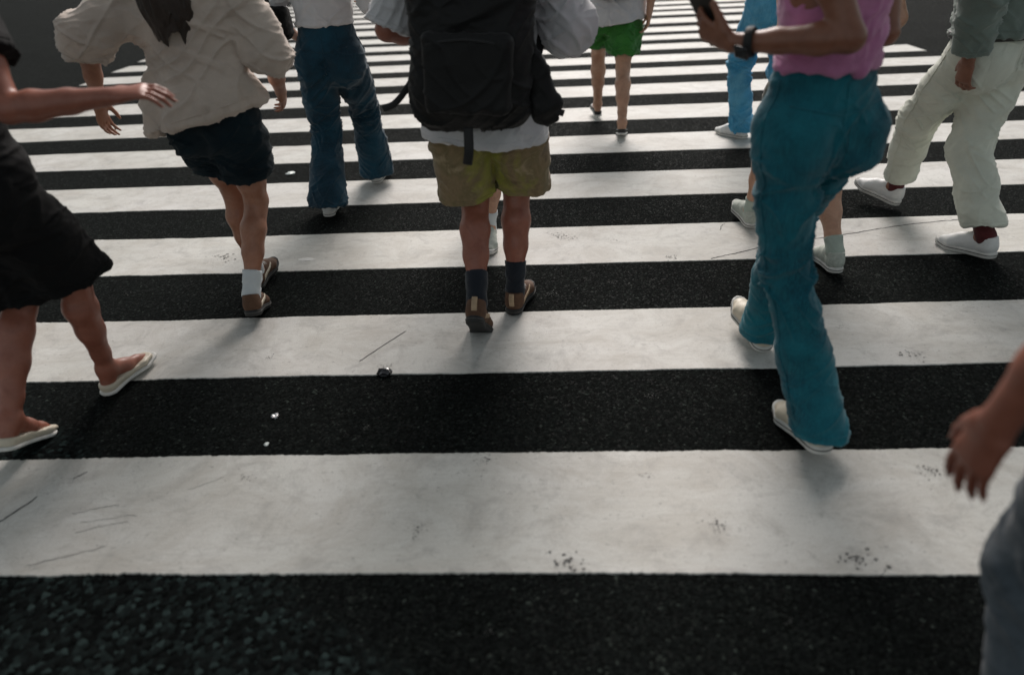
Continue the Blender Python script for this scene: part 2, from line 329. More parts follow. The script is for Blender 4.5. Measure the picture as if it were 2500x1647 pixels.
# ----------------------------------------------------------------------------- bodies: pose
def V(*a): return np.array(a, float)
def unit(v): v = np.asarray(v, float); return v/np.linalg.norm(v)
def heading(deg): a = math.radians(deg); return V(-math.sin(a), math.cos(a), 0)   # 0 = away along the crossing, + = to the left
UP = V(0, 0, 1)

def two_bone(a, c, l1, l2, pole):
    d = c-a; L = np.linalg.norm(d); m = (l1+l2)*.996
    if L > m: c = a+d/L*m; d = c-a; L = m
    n = d/L; x = (l1*l1-l2*l2+L*L)/(2*L); hgt = math.sqrt(max(l1*l1-x*x, 0))
    p = pole-n*(pole@n)
    return a+n*x+unit(p)*hgt, c

def foot_frame(spec, H):
    x, y, z, yaw, pitch, pivot = spec                         # pivot: 'h' heel or 'b' ball stays at (x,y,z); pitch + = heel up
    s = H/1.72; f0 = heading(yaw); p = math.radians(pitch)
    if pivot == 'h' and pitch > 0: z = z+.185*s*math.sin(p)         # heel lifted: the ball stays on the ground
    f = f0*math.cos(p)-UP*math.sin(p); u = f0*math.sin(p)+UP*math.cos(p)
    o = V(x, y, z) if pivot == 'h' else V(x, y, z)-f*.185*s
    return dict(o=o, f=f, u=u, r=np.cross(f, u), s=s, ankle=o+f*.058*s+u*.095*s)

def pose(spec):
    H = spec['H']; s = H/1.72; J = dict(H=H, s=s)
    f = heading(spec['yaw']); r = np.cross(f, UP); J['f'] = f; J['r'] = r
    px, py = spec['pelvis']; hw = .092*s
    F = {k: foot_frame(spec['foot'+k], H) for k in 'LR'}
    l1 = l2 = .245*H
    pz = spec.get('pz', .535*H)                               # lower the hips until both ankles are in reach
    while True:
        ok = True
        for k, sg in (('L', -1), ('R', 1)):
            hip = V(px, py, pz-.02)+r*hw*sg
            if np.linalg.norm(F[k]['ankle']-hip) > (l1+l2)*.985: ok = False
        if ok or pz < .42*H: break
        pz -= .004
    P = V(px, py, pz); J['P'] = P
    for k, sg in (('L', -1), ('R', 1)):
        hip = P-UP*.02+r*hw*sg; J['hip'+k] = hip
        kn, an = two_bone(hip, F[k]['ankle'], l1, l2, unit(f+heading(spec['foot'+k][3])*.6)); J['knee'+k] = kn; J['ank'+k] = an; J['F'+k] = F[k]
    lean = math.radians(spec.get('lean', 4)); ln = f*math.sin(lean)+UP*math.cos(lean); ln = unit(ln+r*spec.get('tilt', 0))
    J['up'] = ln
    J['waist'] = P+ln*.085*H*1.0; J['chest'] = P+ln*.19*H; J['neck'] = P+ln*.295*H; J['head'] = P+ln*.37*H+f*.02*s+UP*.02*s
    tw = math.radians(spec.get('twist', 0)); rs = unit(r*math.cos(tw)+f*math.sin(tw)); J['rs'] = rs
    sw = (.108 if spec.get('fem') else .118)*H
    for k, sg in (('L', -1), ('R', 1)):
        sh = P+ln*.272*H+rs*sw*sg; J['sh'+k] = sh
        wr = np.array(spec['wrist'+k], float); pole = np.array(spec.get('pole'+k, -f*.8+r*sg*.5-UP*.3), float)
        el, wr = two_bone(sh, wr, .172*H, .150*H, pole); J['el'+k] = el; J['wr'+k] = wr
        J['hd'+k] = unit(spec['hand'+k]) if 'hand'+k in spec else unit(wr-el)
        J['pn'+k] = spec.get('palm'+k, -r*sg)                 # direction the palm faces
        J['curl'+k] = spec.get('curl'+k, .5)
    return J

# every pedestrian: heading, hips, feet (x, y, z, yaw, pitch, pivot), wrists
PED = {
 'pack':   dict(H=1.74, yaw=-3, pelvis=(-.222, 2.60), footR=(-.150, 2.548, 0, -14, 0, 'h'), footL=(-.275, 2.41, .0, -4, 42, 'b'),
                wristL=(-.36, 2.78, 1.08), wristR=(-.05, 2.80, 1.06), poleL=(-.8, -.5, -.9), poleR=(.6, -.5, -1), handL=(.35, .1, .9), handR=(-.35, .1, .9), palmL=V(0, 1, -.2), palmR=V(0, 1, -.2), curlL=1.0, curlR=1.0, lean=5),
 'beige':  dict(H=1.64, fem=1, yaw=-8, pelvis=(-1.28, 2.66), footR=(-1.255, 2.50, .0, 12, 16, 'h'), footL=(-1.375, 2.84, .0, -2, -6, 'h'),
                wristL=(-1.68, 2.62, .93), wristR=(-1.05, 2.82, .90), poleL=(-.6, -.8, -.3), poleR=(.5, -.7, -.3), lean=5),
 'flare':  dict(H=1.70, fem=1, yaw=2, pelvis=(-1.205, 4.10), footL=(-1.285, 3.80, 0, 4, 0, 'h'), footR=(-1.128, 4.40, 0, -10, -6, 'h'),
                wristL=(-1.43, 4.32, .92), wristR=(-.98, 4.20, 1.12), poleL=(-.5, -.8, -.4), poleR=(.4, -.8, -.3), lean=4),
 'green':  dict(H=1.72, yaw=0, pelvis=(.535, 5.66), footR=(.59, 5.27, 0, -6, 12, 'h'), footL=(.462, 5.95, .02, 4, -8, 'h'),
                wristL=(.27, 5.9, .92), wristR=(.79, 5.55, .86), lean=4),
 'denim':  dict(H=1.74, yaw=24, pelvis=(1.56, 5.16), footL=(1.505, 5.19, 0, 42, 0, 'h'), footR=(1.70, 4.90, 0, 18, 34, 'b'),
                wristL=(1.24, 5.42, 1.02), wristR=(1.80, 5.10, .90), lean=4),
 'teal':   dict(nails=1, slim=.84, H=1.79, fem=1, yaw=14, pelvis=(.752, 1.95), footL=(.818, 1.60, .0, 12, 8, 'h'), footR=(.815, 2.215, .0, 12, -14, 'h'),
                twist=28, wristL=(.47, 1.85, 1.15), wristR=(.93, 2.30, 1.06), poleL=(.7, -.6, -1), poleR=(.1, -.9, -.6), handL=(-.75, .6, .35), palmL=V(.5, .5, .5), curlL=.8, lean=3),
 'cream':  dict(H=1.76, yaw=22, pelvis=(1.98, 3.31), footL=(1.932, 3.66, .02, 38, -12, 'h'), footR=(2.062, 2.965, 0, 32, 4, 'h'),
                wristL=(1.80, 3.15, .86), wristR=(2.25, 3.62, .92), lean=4),
 'hidden': dict(H=1.66, yaw=10, pelvis=(1.20, 3.16), footR=(1.312, 2.85, 0, 2, 4, 'h'), footL=(1.09, 3.44, 0, 8, -8, 'h'),
                wristL=(1.10, 3.28, .90), wristR=(1.36, 3.3, .86), lean=4),
 'facing': dict(H=1.66, yaw=180, pelvis=(-.29, 3.46), footL=(-.300, 3.42, .0, 182, 0, 'h'), footR=(-.335, 3.75, 0, 178, 38, 'b'),
                wristL=(-.14, 3.40, .98), wristR=(-.40, 3.40, .98), poleL=(.2, 1, -.2), poleR=(-.2, 1, -.2), lean=3),
 'black':  dict(nails=1, H=1.68, fem=1, yaw=-6, pelvis=(-1.63, 1.80), footL=(-1.73, 1.60, .0, 2, 24, 'h'), footR=(-1.64, 2.00, .0, -14, -4, 'h'),
                wristL=(-1.86, 1.86, .92), wristR=(-1.09, 1.75, 1.10), poleR=(-.3, -.5, -1), handR=(.9, .15, .1), palmR=V(0, .3, -1), curlR=.45, lean=5),
 'edge':   dict(nails=1, H=1.63, yaw=4, pelvis=(.905, .74), footL=(.835, .60, 0, 4, 0, 'h'), footR=(1.16, .80, 0, 0, -8, 'h'),
                wristL=(.615, .785, .735), wristR=(1.22, .6, .84), poleL=(.1, -.6, .2), handL=(-.12, .10, -1), palmL=V(1, .25, 0), curlL=.26, lean=2),
}
# ----------------------------------------------------------------------------- bodies: building
def finger_dirs(hd, pn, curl, spread, across, n=3):
    d = unit(hd+across*spread); out = []; a = 0
    for k, w in enumerate((.55, .95, .75)[:n]):
        a += curl*w; out.append(d*math.cos(a)+pn*math.sin(a))
    return out
def hand_frame(J, k):
    hd = J['hd'+k]; pn = J['pn'+k]; pn = unit(pn-hd*(pn @ hd)); c = np.cross(hd, pn)
    return hd, pn, (-c if k == 'L' else c)                     # last one points to the thumb side
def build_hand(F, J, k, fem):
    s = J['s']*(.92 if fem else 1); w = J['wr'+k]; hd, pn, th = hand_frame(J, k); cu = J['curl'+k]
    kn = w+hd*.088*s
    F.seg(w, w+hd*.03*s, (.026*s, .019*s), (.034*s, .017*s), .012, th); F.seg(w+hd*.03*s, kn, (.034*s, .017*s), (.040*s, .0125*s), .01, th)
    for off, ln, r in ((.030, .078, .0086), (.010, .088, .0090), (-.010, .081, .0086), (-.0285, .062, .0076)):
        p = kn+th*off*s-hd*.010*s; ds = finger_dirs(hd, pn, cu*(1.0 if off > 0 else 1.12), off*2.4, th)
        for d, fr, r0, r1 in zip(ds, (.46, .30, .26), (1.06, .98, .9), (.98, .9, .76)):
            q = p+d*(ln*fr+.003)*s; F.seg(p, q, r*r0*s, r*r1*s, .0035); p = q
        J.setdefault('tips', []).append((p, ds[-1], unit(-pn+ds[-1]*(pn @ ds[-1])), r*.8*s))
    p = w+hd*.022*s+th*.026*s; d = unit(hd*.80+th*.58+pn*.35)
    for ln, r0, r1, turn in ((.040, .0150, .0112, 0), (.033, .0108, .0098, .35), (.027, .0098, .0078, .4)):
        d = unit(d+(hd*.55+pn*.5*cu)*turn-th*.35*turn); q = p+d*ln*s; F.seg(p, q, r0*s, r1*s, .008 if turn == 0 else .004); p = q
    J['tips'].append((p, d, unit(th*.8-pn*.6-d*((th*.8-pn*.6) @ d)), .0085*s))

def torso_rows(J, fem, g=1.0, slim=1.0):
    """(point, half width, half depth) up the trunk"""
    s = J['s']*g; P = J['P']; u = J['up']
    rows = [(-.055, .155, .108), (.01, .168, .115), (.07, .150, .104), (.155, .128 if fem else .140, .092), (.25, .138 if fem else .155, .100), (.36, .150 if fem else .172, .108), (.44, .140 if fem else .165, .095)]
    return [(P+u*z*J['s'], a*s*(.86*slim if fem and z < .2 else 1), b*s*(.86*slim if fem and z < .2 else 1)) for z, a, b in rows]

def build_body(J, spec, mat, parent, base, vox):
    fem = spec.get('fem'); s = J['s']
    pts = [J[k] for k in J if isinstance(J[k], np.ndarray) and J[k].shape == (3,) and k[:2] in ('P', 'hi', 'kn', 'an', 'wa', 'ch', 'ne', 'he', 'sh', 'el', 'wr')]
    pts += [J['wr'+k]+J['hd'+k]*.2 for k in 'LR']+[J['F'+k]['o'] for k in 'LR']+[J['F'+k]['o']+J['F'+k]['f']*.25 for k in 'LR']+[J['head']+UP*.16]
    F = Field(pts, .13, vox); rs = J['rs']; r = J['r']; f = J['f']
    sl_ = spec.get('slim', 1); T = torso_rows(J, fem, 1.0, sl_)
    for i in range(len(T)-1):
        F.seg(T[i][0], T[i+1][0], (T[i][1], T[i][2]), (T[i+1][1], T[i+1][2]), .02, r if i < 3 else rs)
    if fem:
        for sg in (-1, 1): F.seg(J['chest']+rs*sg*.07*s+f*.075*s+J['up']*.04*s, J['chest']+rs*sg*.072*s+f*.085*s+J['up']*.02*s, .055*s, .05*s, .04)
    m = (.92 if fem else 1)*sl_**.7
    for k, sg in (('L', -1), ('R', 1)):
        hip, kn, an = J['hip'+k], J['knee'+k], J['ank'+k]
        m2 = (.86 if fem else .95)*sl_; F.seg(hip-f*.03*s-UP*.02, hip-f*.035*s-UP*.06, .085*s*m2, .082*s*m2, .05)
        F.path([hip, hip+(kn-hip)*.3, hip+(kn-hip)*.75, kn], [.086*s*m2, .082*s*m2, .064*s*m, .054*s*m], .025)
        bk = unit(-f+(kn-an)*((f @ (kn-an))/((kn-an) @ (kn-an))))
        F.path([kn, kn+(an-kn)*.12, kn+(an-kn)*.3+bk*.012*s, kn+(an-kn)*.55+bk*.006*s, kn+(an-kn)*.82, an], [.054*s*m, .049*s*m, .058*s*m, .049*s*m, .034*s*m, .034*s*m], .02)
        Q = J['F'+k]; o, ff, uu = Q['o'], Q['f'], Q['u']
        F.seg(an, o+ff*.04*s+uu*.045*s, .032*s, .028*s, .02); F.path([an, o+ff*.13*s+uu*.052*s, o+ff*.19*s+uu*.034*s, o+ff*.225*s+uu*.028*s], [.033*s, .030*s, .022*s, .014*s], .02)
        sh, el, wr = J['sh'+k], J['el'+k], J['wr'+k]
        F.seg(T[-1][0]-UP*.02+rs*sg*.06*s, sh, .06*s, .052*s*m, .05)
        F.path([sh, sh+(el-sh)*.25, sh+(el-sh)*.6, el], [.052*s*m, .050*s*m, .045*s*m, .038*s*m], .02)
        F.path([el, el+(wr-el)*.25, el+(wr-el)*.6, wr], [.038*s*m, .042*s*m, .034*s*m, .025*s*m], .015)
        build_hand(F, J, k, fem)
    # neck and head
    H = J['head']; hf = unit(f+UP*spec.get('look', -.05)); hu = unit(np.cross(np.cross(hf, UP), hf)); hr = np.cross(hf, hu)
    F.seg(T[-1][0], J['neck']+UP*.02, (.12*s, .075*s), (.058*s*m, .058*s*m), .05, rs); F.seg(J['neck'], H-hu*.04*s-hf*.01*s, .055*s*m, .052*s*m, .02)
    at = lambda x, y, z: H+(hr*x+hf*y+hu*z)*s
    F.seg(at(0, -.025, .045), at(0, .015, .04), (.076*s, .088*s), (.073*s, .088*s), .02, hr); F.seg(at(0, .02, .0), at(0, .045, -.075), (.062*s, .06*s), (.036*s, .034*s), .03, hr)
    F.seg(at(0, .09, .035), at(0, .103, -.012), .009*s, .0135*s, .010); F.seg(at(-.011, .096, -.016), at(.011, .096, -.016), .008*s, .008*s, .006)
    for sg in (-1, 1):
        F.seg(at(.014*sg, .083, .043), at(.05*sg, .066, .042), .011*s, .009*s, .012); F.seg(at(.075*sg, -.005, .025), at(.074*sg, -.008, -.018), (.008*s, .018*s), (.006*s, .011*s), .006, hr)
        F.seg(at(.05*sg, .055, -.005), at(.035*sg, .07, -.012), .02*s, .018*s, .03)
    F.seg(at(-.022, .083, -.043), at(.022, .083, -.043), .009*s, .009*s, .008); F.seg(at(-.018, .08, -.056), at(.018, .08, -.056), .009*s, .009*s, .006)
    v, q = F.mesh(2); v[:, 2] = np.maximum(v[:, 2], .004)
    o = link('body', mesh_from(v-base, q, mat), parent)
    for sg in (-1, 1):
        bm = Field([at(.031*sg, .076, .018)], .03, .004); bm.seg(at(.031*sg, .072, .018), at(.031*sg, .0725, .018), .0135*s, .0135*s, .001)
        vv, qq = bm.mesh(1); link('eye', mesh_from(vv-base, qq, M['eye']), parent)
    if spec.get('nails'):
        for p, d, n, r0 in J['tips']:
            c = p+n*r0*.78-base; a = np.cross(d, n)
            vs = [c+a*math.cos(x)*r0*.72+d*(math.sin(x)*r0*.95)-n*abs(math.cos(x))**2*r0*.22 for x in np.linspace(0, 2*math.pi, 13)[:-1]]+[c+n*r0*.12]
            me = bpy.data.meshes.new('nail'); me.from_pydata([tuple(v) for v in vs], [], [(i, (i+1) % 12, 12) for i in range(12)]); me.materials.append(M['nail']); link('nail', me, parent)
    J['at'] = at
    return o

def hair(J, parent, base, mat, long=0.0, vox=.007):
    at = J['at']; s = J['s']; F = Field([at(0, 0, 0), at(0, -.1, -long-.05), at(0, 0, .1)], .16, vox)
    F.seg(at(0, -.035, .055), at(0, .008, .058), .097*s, .092*s, .02); F.seg(at(0, -.06, .03), at(0, -.055, -.05), (.083*s, .06*s), (.072*s, .045*s), .03, J['rs'])
    for sg in (-1, 1): F.seg(at(.072*sg, -.03, .05), at(.07*sg, -.03, -.02-long*.2), .026*s, .02*s, .02)
    if long:
        b = at(0, -.065, -.05); back = J['P']-J['f']*.135*s+J['up']*.44*s
        F.path([at(0, -.055, .0), back+UP*.02, back-UP*(long-.12), back-UP*long-J['f']*.01], [.075*s, .078*s, .075*s, .05*s], .03, J['rs'])
        F.path([at(0, -.06, .0), back+UP*.02, back-UP*(long-.12), back-UP*long], [(.085*s, .045*s), (.105*s, .04*s), (.10*s, .035*s), (.07*s, .02*s)], .03, J['rs'])
    v, q = F.mesh(1); n = normals(v, q)
    st = vnoise(np.stack([v[:, 0]*70, v[:, 1]*70, v[:, 2]*7], 1)); st2 = vnoise(np.stack([v[:, 0]*160, v[:, 1]*160, v[:, 2]*9], 1)); v = v+n*(st*.009+st2*.005)[:, None]; v[:, 2] += np.where(v[:, 2] < J['head'][2]-.16, st*.035, 0)
    front = (v-at(0, .062, .055)) @ J['f']
    return link('hair', mesh_from(v-base, q, mat), parent)

def legwear(name, J, parent, base, mat, rad, top=.115, stop=None, hip=1.0, vox=.007, amp=.006, fold=.010, seed=1, level=.75, fem=False, drop=.02, stackf=1.0, drape=0.0, spread=0.0):
    """rad: [hip, mid-thigh, knee, mid-shin, hem]; stop: fraction along the thigh for shorts (then rad is [hip, mid, hem])"""
    s = J['s']; P, u, f, r = J['P'], J['up'], J['f'], J['r']; rings = []
    pts = [P+u*.2, P]+[J[a+k] for a in ('hip', 'knee') for k in 'LR']+([J['ank'+k] for k in 'LR'] if stop is None else [])
    F = Field(pts, .22, vox)
    a, b = .176*hip*s, .128*hip*s
    F.path([P-u*.06*s, P+u*.0*s, P+u*.07*s, P+u*(top+.05)*s], [(a*.96, b*.98), (a, b), (a*.93, b*.93), (a*(.80 if fem else .88), b*.84)], .03, r)
    foci = [(P-u*.09*s+f*.06, .13, .8), (P-u*.12*s-f*.10, .13, .7)]
    for k, sg in (('L', -1), ('R', 1)):
        h, kn, an = J['hip'+k], J['knee'+k], J['ank'+k]
        F.seg(h-f*.045*s-UP*.03, h-f*.045*s-UP*.07, .093*hip*s, .088*hip*s, .05)
        if stop is None:
            sd = unit(an-kn); he = an+sd*drop; n = unit(sd*(1-level)-UP*level); rings.append((he-sd*.022, n))
            cut = [(he, n)]
            F.path([h, h+(kn-h)*.5, kn], [x*s for x in rad[:3]], .035)
            F.path([kn, kn+(he-kn)*.5, he+sd*.07], [rad[2]*s, rad[3]*s, rad[4]*s*1.04], .03, None, cut)
            foci += [(kn-f*.05, .13, 1.0), (kn, .12, .5), (he-sd*.05, .13, 1.0*stackf), (h+(kn-h)*.3-f*.05, .12, .5)]
        else:
            td = unit(kn-h); he = h+(kn-h)*stop; n = unit(td*(1-level)-UP*level); rings.append((he-td*.026, n))
            sp = r*sg*spread; F.path([h, h+(he-h)*.5+sp*.5, he+sp+td*.10], [x*s for x in rad[:2]]+[rad[2]*s*1.03], .018 if spread else .035, None, [(he, n)])
            foci += [(he, .14, .7), (h+(kn-h)*.3-f*.05, .12, .7)]
    F.carve(P+u*top*s, u)
    v, q = F.mesh(1); v = crease(v, q, amp, fold, foci, .3, seed, drape, float(v[:, 2].min()))
    o = link(name, mesh_from(v-base, q, mat), parent); ring_seam(o, base, rings, mat); return o

def topwear(name, J, parent, base, mat, sleeves=(.6, .6), hem=-.10, wid=1.08, dep=1.12, flare=1.0, srad=.07, vox=.007, amp=.006, fold=.009, seed=2, fem=False, hemtilt=0.0, batwing=0.0, collar=.455, drape=.006):
    """hem: height of the lower edge above the hip centre; sleeves: 0-1 down the upper arm, 1-2 on along the forearm"""
    s = J['s']; P, u, f, r, rs = J['P'], J['up'], J['f'], J['r'], J['rs']
    pts = [P+u*hem*s, J['neck']+UP*.05]+[J[a+k] for a in ('sh', 'el', 'wr') for k in 'LR']
    F = Field(pts, .28, vox); T = torso_rows(J, fem)
    rows = [(P+u*(hem-.10)*s, .172*wid*s*flare, .128*dep*s*flare), (P+u*.02*s, .172*wid*s*(1+flare)/2, .125*dep*s*(1+flare)/2)]
    rows += [(p, (x*wid+.006), (y*dep+.006)) for p, x, y in T[3:]]
    if not fem: rows[2] = (rows[2][0], .158*wid*s, .115*dep*s)
    else: rows[2] = (rows[2][0], .142*wid*s*(1+.3*(flare-1)), .108*dep*s)
    rows[-1] = (rows[-1][0]-u*.01, rows[-1][1]*.80, rows[-1][2]*.86)
    for i in range(len(rows)-1): F.seg(rows[i][0], rows[i+1][0], rows[i][1:], rows[i+1][1:], .03, r if i < 1 else rs, [(P+u*hem*s, unit(-UP+r*hemtilt))])
    foci = [(P+u*.08*s, .2, .8)]; rings = [(P+u*(hem+.022)*s, unit(UP-r*hemtilt))]
    for (k, sg), sl in zip((('L', -1), ('R', 1)), sleeves):
        sh, el, wr = J['sh'+k], J['el'+k], J['wr'+k]
        F.seg(T[-1][0]-u*.015+rs*sg*.05*s, sh, .068*s, .062*s, .05)
        if batwing: F.seg(J['chest']+rs*sg*.1*s, sh+(el-sh)*.75, .10*s*batwing, .065*s*batwing, .06)
        foci += [(sh-UP*.08, .13, 1.0)]
        if sl > 0:
            d = unit(el-sh); e = sh+(el-sh)*min(sl, 1); rings += [(e-d*.02, d)] if sl <= 1 else [(el+(wr-el)*(sl-1)-unit(wr-el)*.02, unit(wr-el))]
            if sl <= 1: F.path([sh, e+d*.04], [.064*s, srad*s], .03, None, [(e, d)])
            else:
                d2 = unit(wr-el); e = el+(wr-el)*(sl-1); F.path([sh, el], [.064*s, srad*s], .03); F.path([el, e+d2*.04], [srad*s, srad*.92*s], .03, None, [(e, d2)]); foci += [(el, .12, 1.0)]
    F.carve(P+u*(collar+.085)*s, u)
    v, q = F.mesh(1); v = crease(v, q, amp, fold, foci, .45, seed, drape, float((P+u*hem*s)[2]))
    o = link(name, mesh_from(v-base, q, mat), parent); ring_seam(o, base, rings, mat); return o

def shoe_meshes(kind, up_mat, sole_mat, trim=None, heel=True):
    """one shoe in its own frame: x to the toe, y to the side, z up, heel at the origin"""
    vox = .0045; low = kind == 'flat'; t = .012 if low else .026
    F = Field([(0, -.06, -.01), (.275, .06, .06)], .01, vox)
    sl, X, Y, Z = F.local(np.array([-.1, -.1, -.1]), np.array([.4, .1, .2]))
    def rc(a, b, ra, rb):
        ab = np.array(b)-np.array(a); tt = np.clip(((X-a[0])*ab[0]+(Y-a[1])*ab[1])/(ab @ ab), 0, 1)
        return np.sqrt((X-a[0]-tt*ab[0])**2+(Y-a[1]-tt*ab[1])**2)-(ra+(rb-ra)*tt)
    foot = np.minimum(np.minimum(rc((.036, 0), (.11, .002), .034, .031), rc((.11, .002), (.19, 0), .031, .045)), rc((.19, 0), (.238, -.004), .045, .031))
    zc = t*.5+np.clip((X-.19)/.08, 0, 1)**2*.014*(1 if not low else .4)+np.clip((.05-X)/.05, 0, 1)**2*.003
    d = np.maximum(foot-.001, np.abs(Z-zc)-t*.5+.003)
    d = np.sqrt(np.maximum(foot+.004, 0)**2+np.maximum(np.abs(Z-zc)-t*.5+.004, 0)**2)-.005+np.minimum(np.maximum(foot+.004, np.abs(Z-zc)-t*.5+.004), 0)
    F.put(sl, d.astype(np.float32), .002); v, q = F.mesh(1); sole = mesh_from(v, q, sole_mat, name='sole')
    F = Field([(0, -.06, 0), (.275, .06, .13)], .02, vox); S = (0, 1, 0)
    if low:
        F.path([(.036, 0, .028), (.11, 0, .03), (.19, 0, .026), (.237, -.003, .022)], [(.033, .028), (.030, .026), (.043, .020), (.028, .013)], .012, S, [((0, 0, .042), unit(V(.05, 0, 1)))])
    else:
        F.path([(.038, 0, .045), (.11, .002, .052), (.155, .001, .046), (.19, 0, .036), (.237, -.004, .030)], [(.033, .042), (.033, .044), (.038, .036), (.044, .028), (.029, .019)], .016, S)
        F.path([(.045, 0, .05), (.052, 0, .13)], [(.036, .036), (.037, .038)], .02, (1, 0, 0), [((.04, 0, .092), unit(V(.12, 0, 1)))])
        F.path([(.10, 0, .075), (.088, 0, .118)], [(.024, .010), (.024, .007)], .012, (0, 1, 0))
    F.carve(V(0, 0, t*.72), V(0, 0, -1)); v, q = F.mesh(1); upper = mesh_from(v, q, up_mat, name='shoe')
    extra = []
    if not low:
        for i in range(5):
            x = .118+i*.015; z = .093-i*.0075; extra.append(('lace', tube_mesh(bezier([(x, -.026, z-.012), (x+.003, -.012, z+.0), (x, .012, z+.0), (x+.003, .026, z-.012)], 9), .0032, M['lace'], 6)))
        out = [(.036+.036*math.cos(a), .036*math.sin(a)) for a in np.linspace(math.pi*.5, math.pi*1.5, 9)]+[(.11, -.0325), (.15, -.040), (.19, -.0465), (.225, -.041), (.255, -.026), (.2695, -.004), (.255, .020), (.225, .0355), (.19, .0465), (.15, .041), (.11, .0365), (.036, .036)]
        extra.append(('sole_line', tube_mesh(bezier([(x, y, t*.62+max(0, (x-.19)/.08)**2*.014) for x, y in out], 60), .0016, M['sole_line'], 5)))
        if trim is not None:
            for sg in (-1, 1): extra.append(('side_stripe', tube_mesh(bezier([(.055, sg*.0335, .036), (.09, sg*.035, .046), (.13, sg*.0375, .055), (.160, sg*.034, .064)], 14), 1, trim, 8, ((0, 0, 1), .0085, .003))))
            if heel: extra.append(('heel_tab', tube_mesh(bezier([(.003, 0, .045), (.0, 0, .075), (.006, 0, .098)], 8), 1, trim, 8, ((0, 1, 0), .011, .004))))
    return upper, sole, extra
SHOES = {}
def put_shoes(J, parent, base, kind, up_mat, sole_mat, trim=None, heel=True):
    key = (kind, up_mat.name, sole_mat.name, trim.name if trim else '')
    if key not in SHOES: SHOES[key] = shoe_meshes(kind, up_mat, sole_mat, trim, heel)
    up, sole, extra = SHOES[key]
    for k in 'LR':
        Q = J['F'+k]; s = Q['s']*1.03; side = -Q['r']; o = Q['o']-base-Q['f']*.006
        o = np.array([o[0], o[1], max(o[2], 0)+.0042])
        m = Matrix([[Q['f'][i]*s, side[i]*s, Q['u'][i]*s, o[i]] for i in range(3)]+[[0, 0, 0, 1]])
        sh = link('shoe', up, parent); sh.matrix_basis = m
        link('sole', sole, sh)
        for n, me in extra: link(n, me, sh)
def socks(J, parent, base, mat, up=.3, vox=.006, which='LR'):
    for k in which:
        s = J['s']; an, kn, Q = J['ank'+k], J['knee'+k], J['F'+k]; d = unit(kn-an); e = an+(kn-an)*up
        F = Field([an, e, Q['o']], .08, vox)
        F.path([Q['o']+Q['f']*.05*s+Q['u']*.05*s, an, an+(kn-an)*.18, e+d*.03], [.034*s, .039*s, .0395*s, (.039+.035*up)*s], .015, None, [(e, d)])
        v, q = F.mesh(1); v = crease(v, q, .001, .0035, [(an+d*.04, .06, .8)], .5, 5); link('sock', mesh_from(v-base, q, mat), parent)

def person(key, label, skin_mat, vox=.006):
    sp = PED[key]; J = pose(sp); base = V(J['P'][0], J['P'][1], 0); J['base'] = base
    t = thing('person', label, 'person', tuple(base), 'pedestrians walking over the crossing')
    build_body(J, sp, skin_mat, t, base, vox); return t, J

def backpack(J, label, mat, w=.215, h=.30, dep=.085, top=.40, vox=.006, seed=3, tilt=0.0, tails=True):
    s = J['s']; u, f, rs = J['up'], J['f'], J['rs']; u = unit(u+rs*tilt); rr = unit(rs-u*(rs @ u)); ff = np.cross(u, rr)
    c = J['P']+u*(top-h)*s-ff*(.135+dep)*s; base = c-u*h*s
    t = thing('backpack', label, 'backpack', tuple(base))
    F = Field([c-u*h-rr*w, c+u*h+rr*w], .2, vox)
    F.box(c-u*.01, (rr, ff, u), (w*s, dep*s, h*s), .075*s, .02); F.seg(c-u*(h*.62)*s-ff*dep*.5*s, c+u*(h*.30)*s-ff*dep*.45*s, (w*.86*s, dep*.85*s), (w*.80*s, dep*.72*s), .05, rr)
    v, q = F.mesh(1); v = crease(v, q, .010, .012, [(c-u*h*.6, .25, .7)], .5, seed); link('shell', mesh_from(v-base, q, mat), t)
    F = Field([c-u*h-rr*w, c+rr*w], .2, vox); F.box(c-u*h*.42*s-ff*(dep*1.32)*s, (rr, ff, u), (w*.70*s, dep*.35*s, h*.42*s), .028*s)
    v, q = F.mesh(1); v = crease(v, q, .006, .008, (), .7, seed+1); link('front_pocket', mesh_from(v-base, q, mat), t)
    link('zip', tube_mesh(bezier([c-base-rr*w*.62-ff*(dep*1.62)-u*h*.12, c-base-ff*(dep*1.70)-u*h*.07, c-base+rr*w*.62-ff*(dep*1.62)-u*h*.12], 14), .005, M['webbing'], 6), t)
    link('grab_handle', tube_mesh(bezier([c-base-rr*.05+u*h*.97-ff*.0, c-base-rr*.035+u*(h+.05), c-base+rr*.035+u*(h+.05), c-base+rr*.05+u*h*.97], 14), 1, M['webbing'], 8, (ff, .012, .004)), t)
    for k, sg in (('L', -1), ('R', 1)):
        sh = J['sh'+k]; a = J['neck']*.42+sh*.58
        p = [c+rr*sg*.09+u*h*.78+ff*dep*.8, a+UP*.052*s-ff*.05, a+UP*.05*s+ff*.03, a+ff*.135*s-UP*.10*s, J['chest']+rs*sg*.155*s+ff*.12*s-UP*.06*s, J['chest']+rs*sg*.205*s-UP*.16*s-ff*.02, c+rr*sg*w*.8-u*h*.55+ff*dep*.7]
        link('shoulder_strap', tube_mesh(bezier([x-base for x in p], 40), 1, M['webbing'], 8, (rr, .030, .007)), t)
        if tails:
            q0 = c+rr*sg*w*.93-u*h*.42-base; link('strap_tail', tube_mesh(bezier([q0, q0+rr*sg*.03-u*.05, q0+rr*sg*.075-u*.105-ff*.02, q0+rr*sg*.12-u*.125-ff*.015], 18), 1, M['webbing'], 8, (u, .011, .003)), t)
    return t, c, (rr, ff, u), base

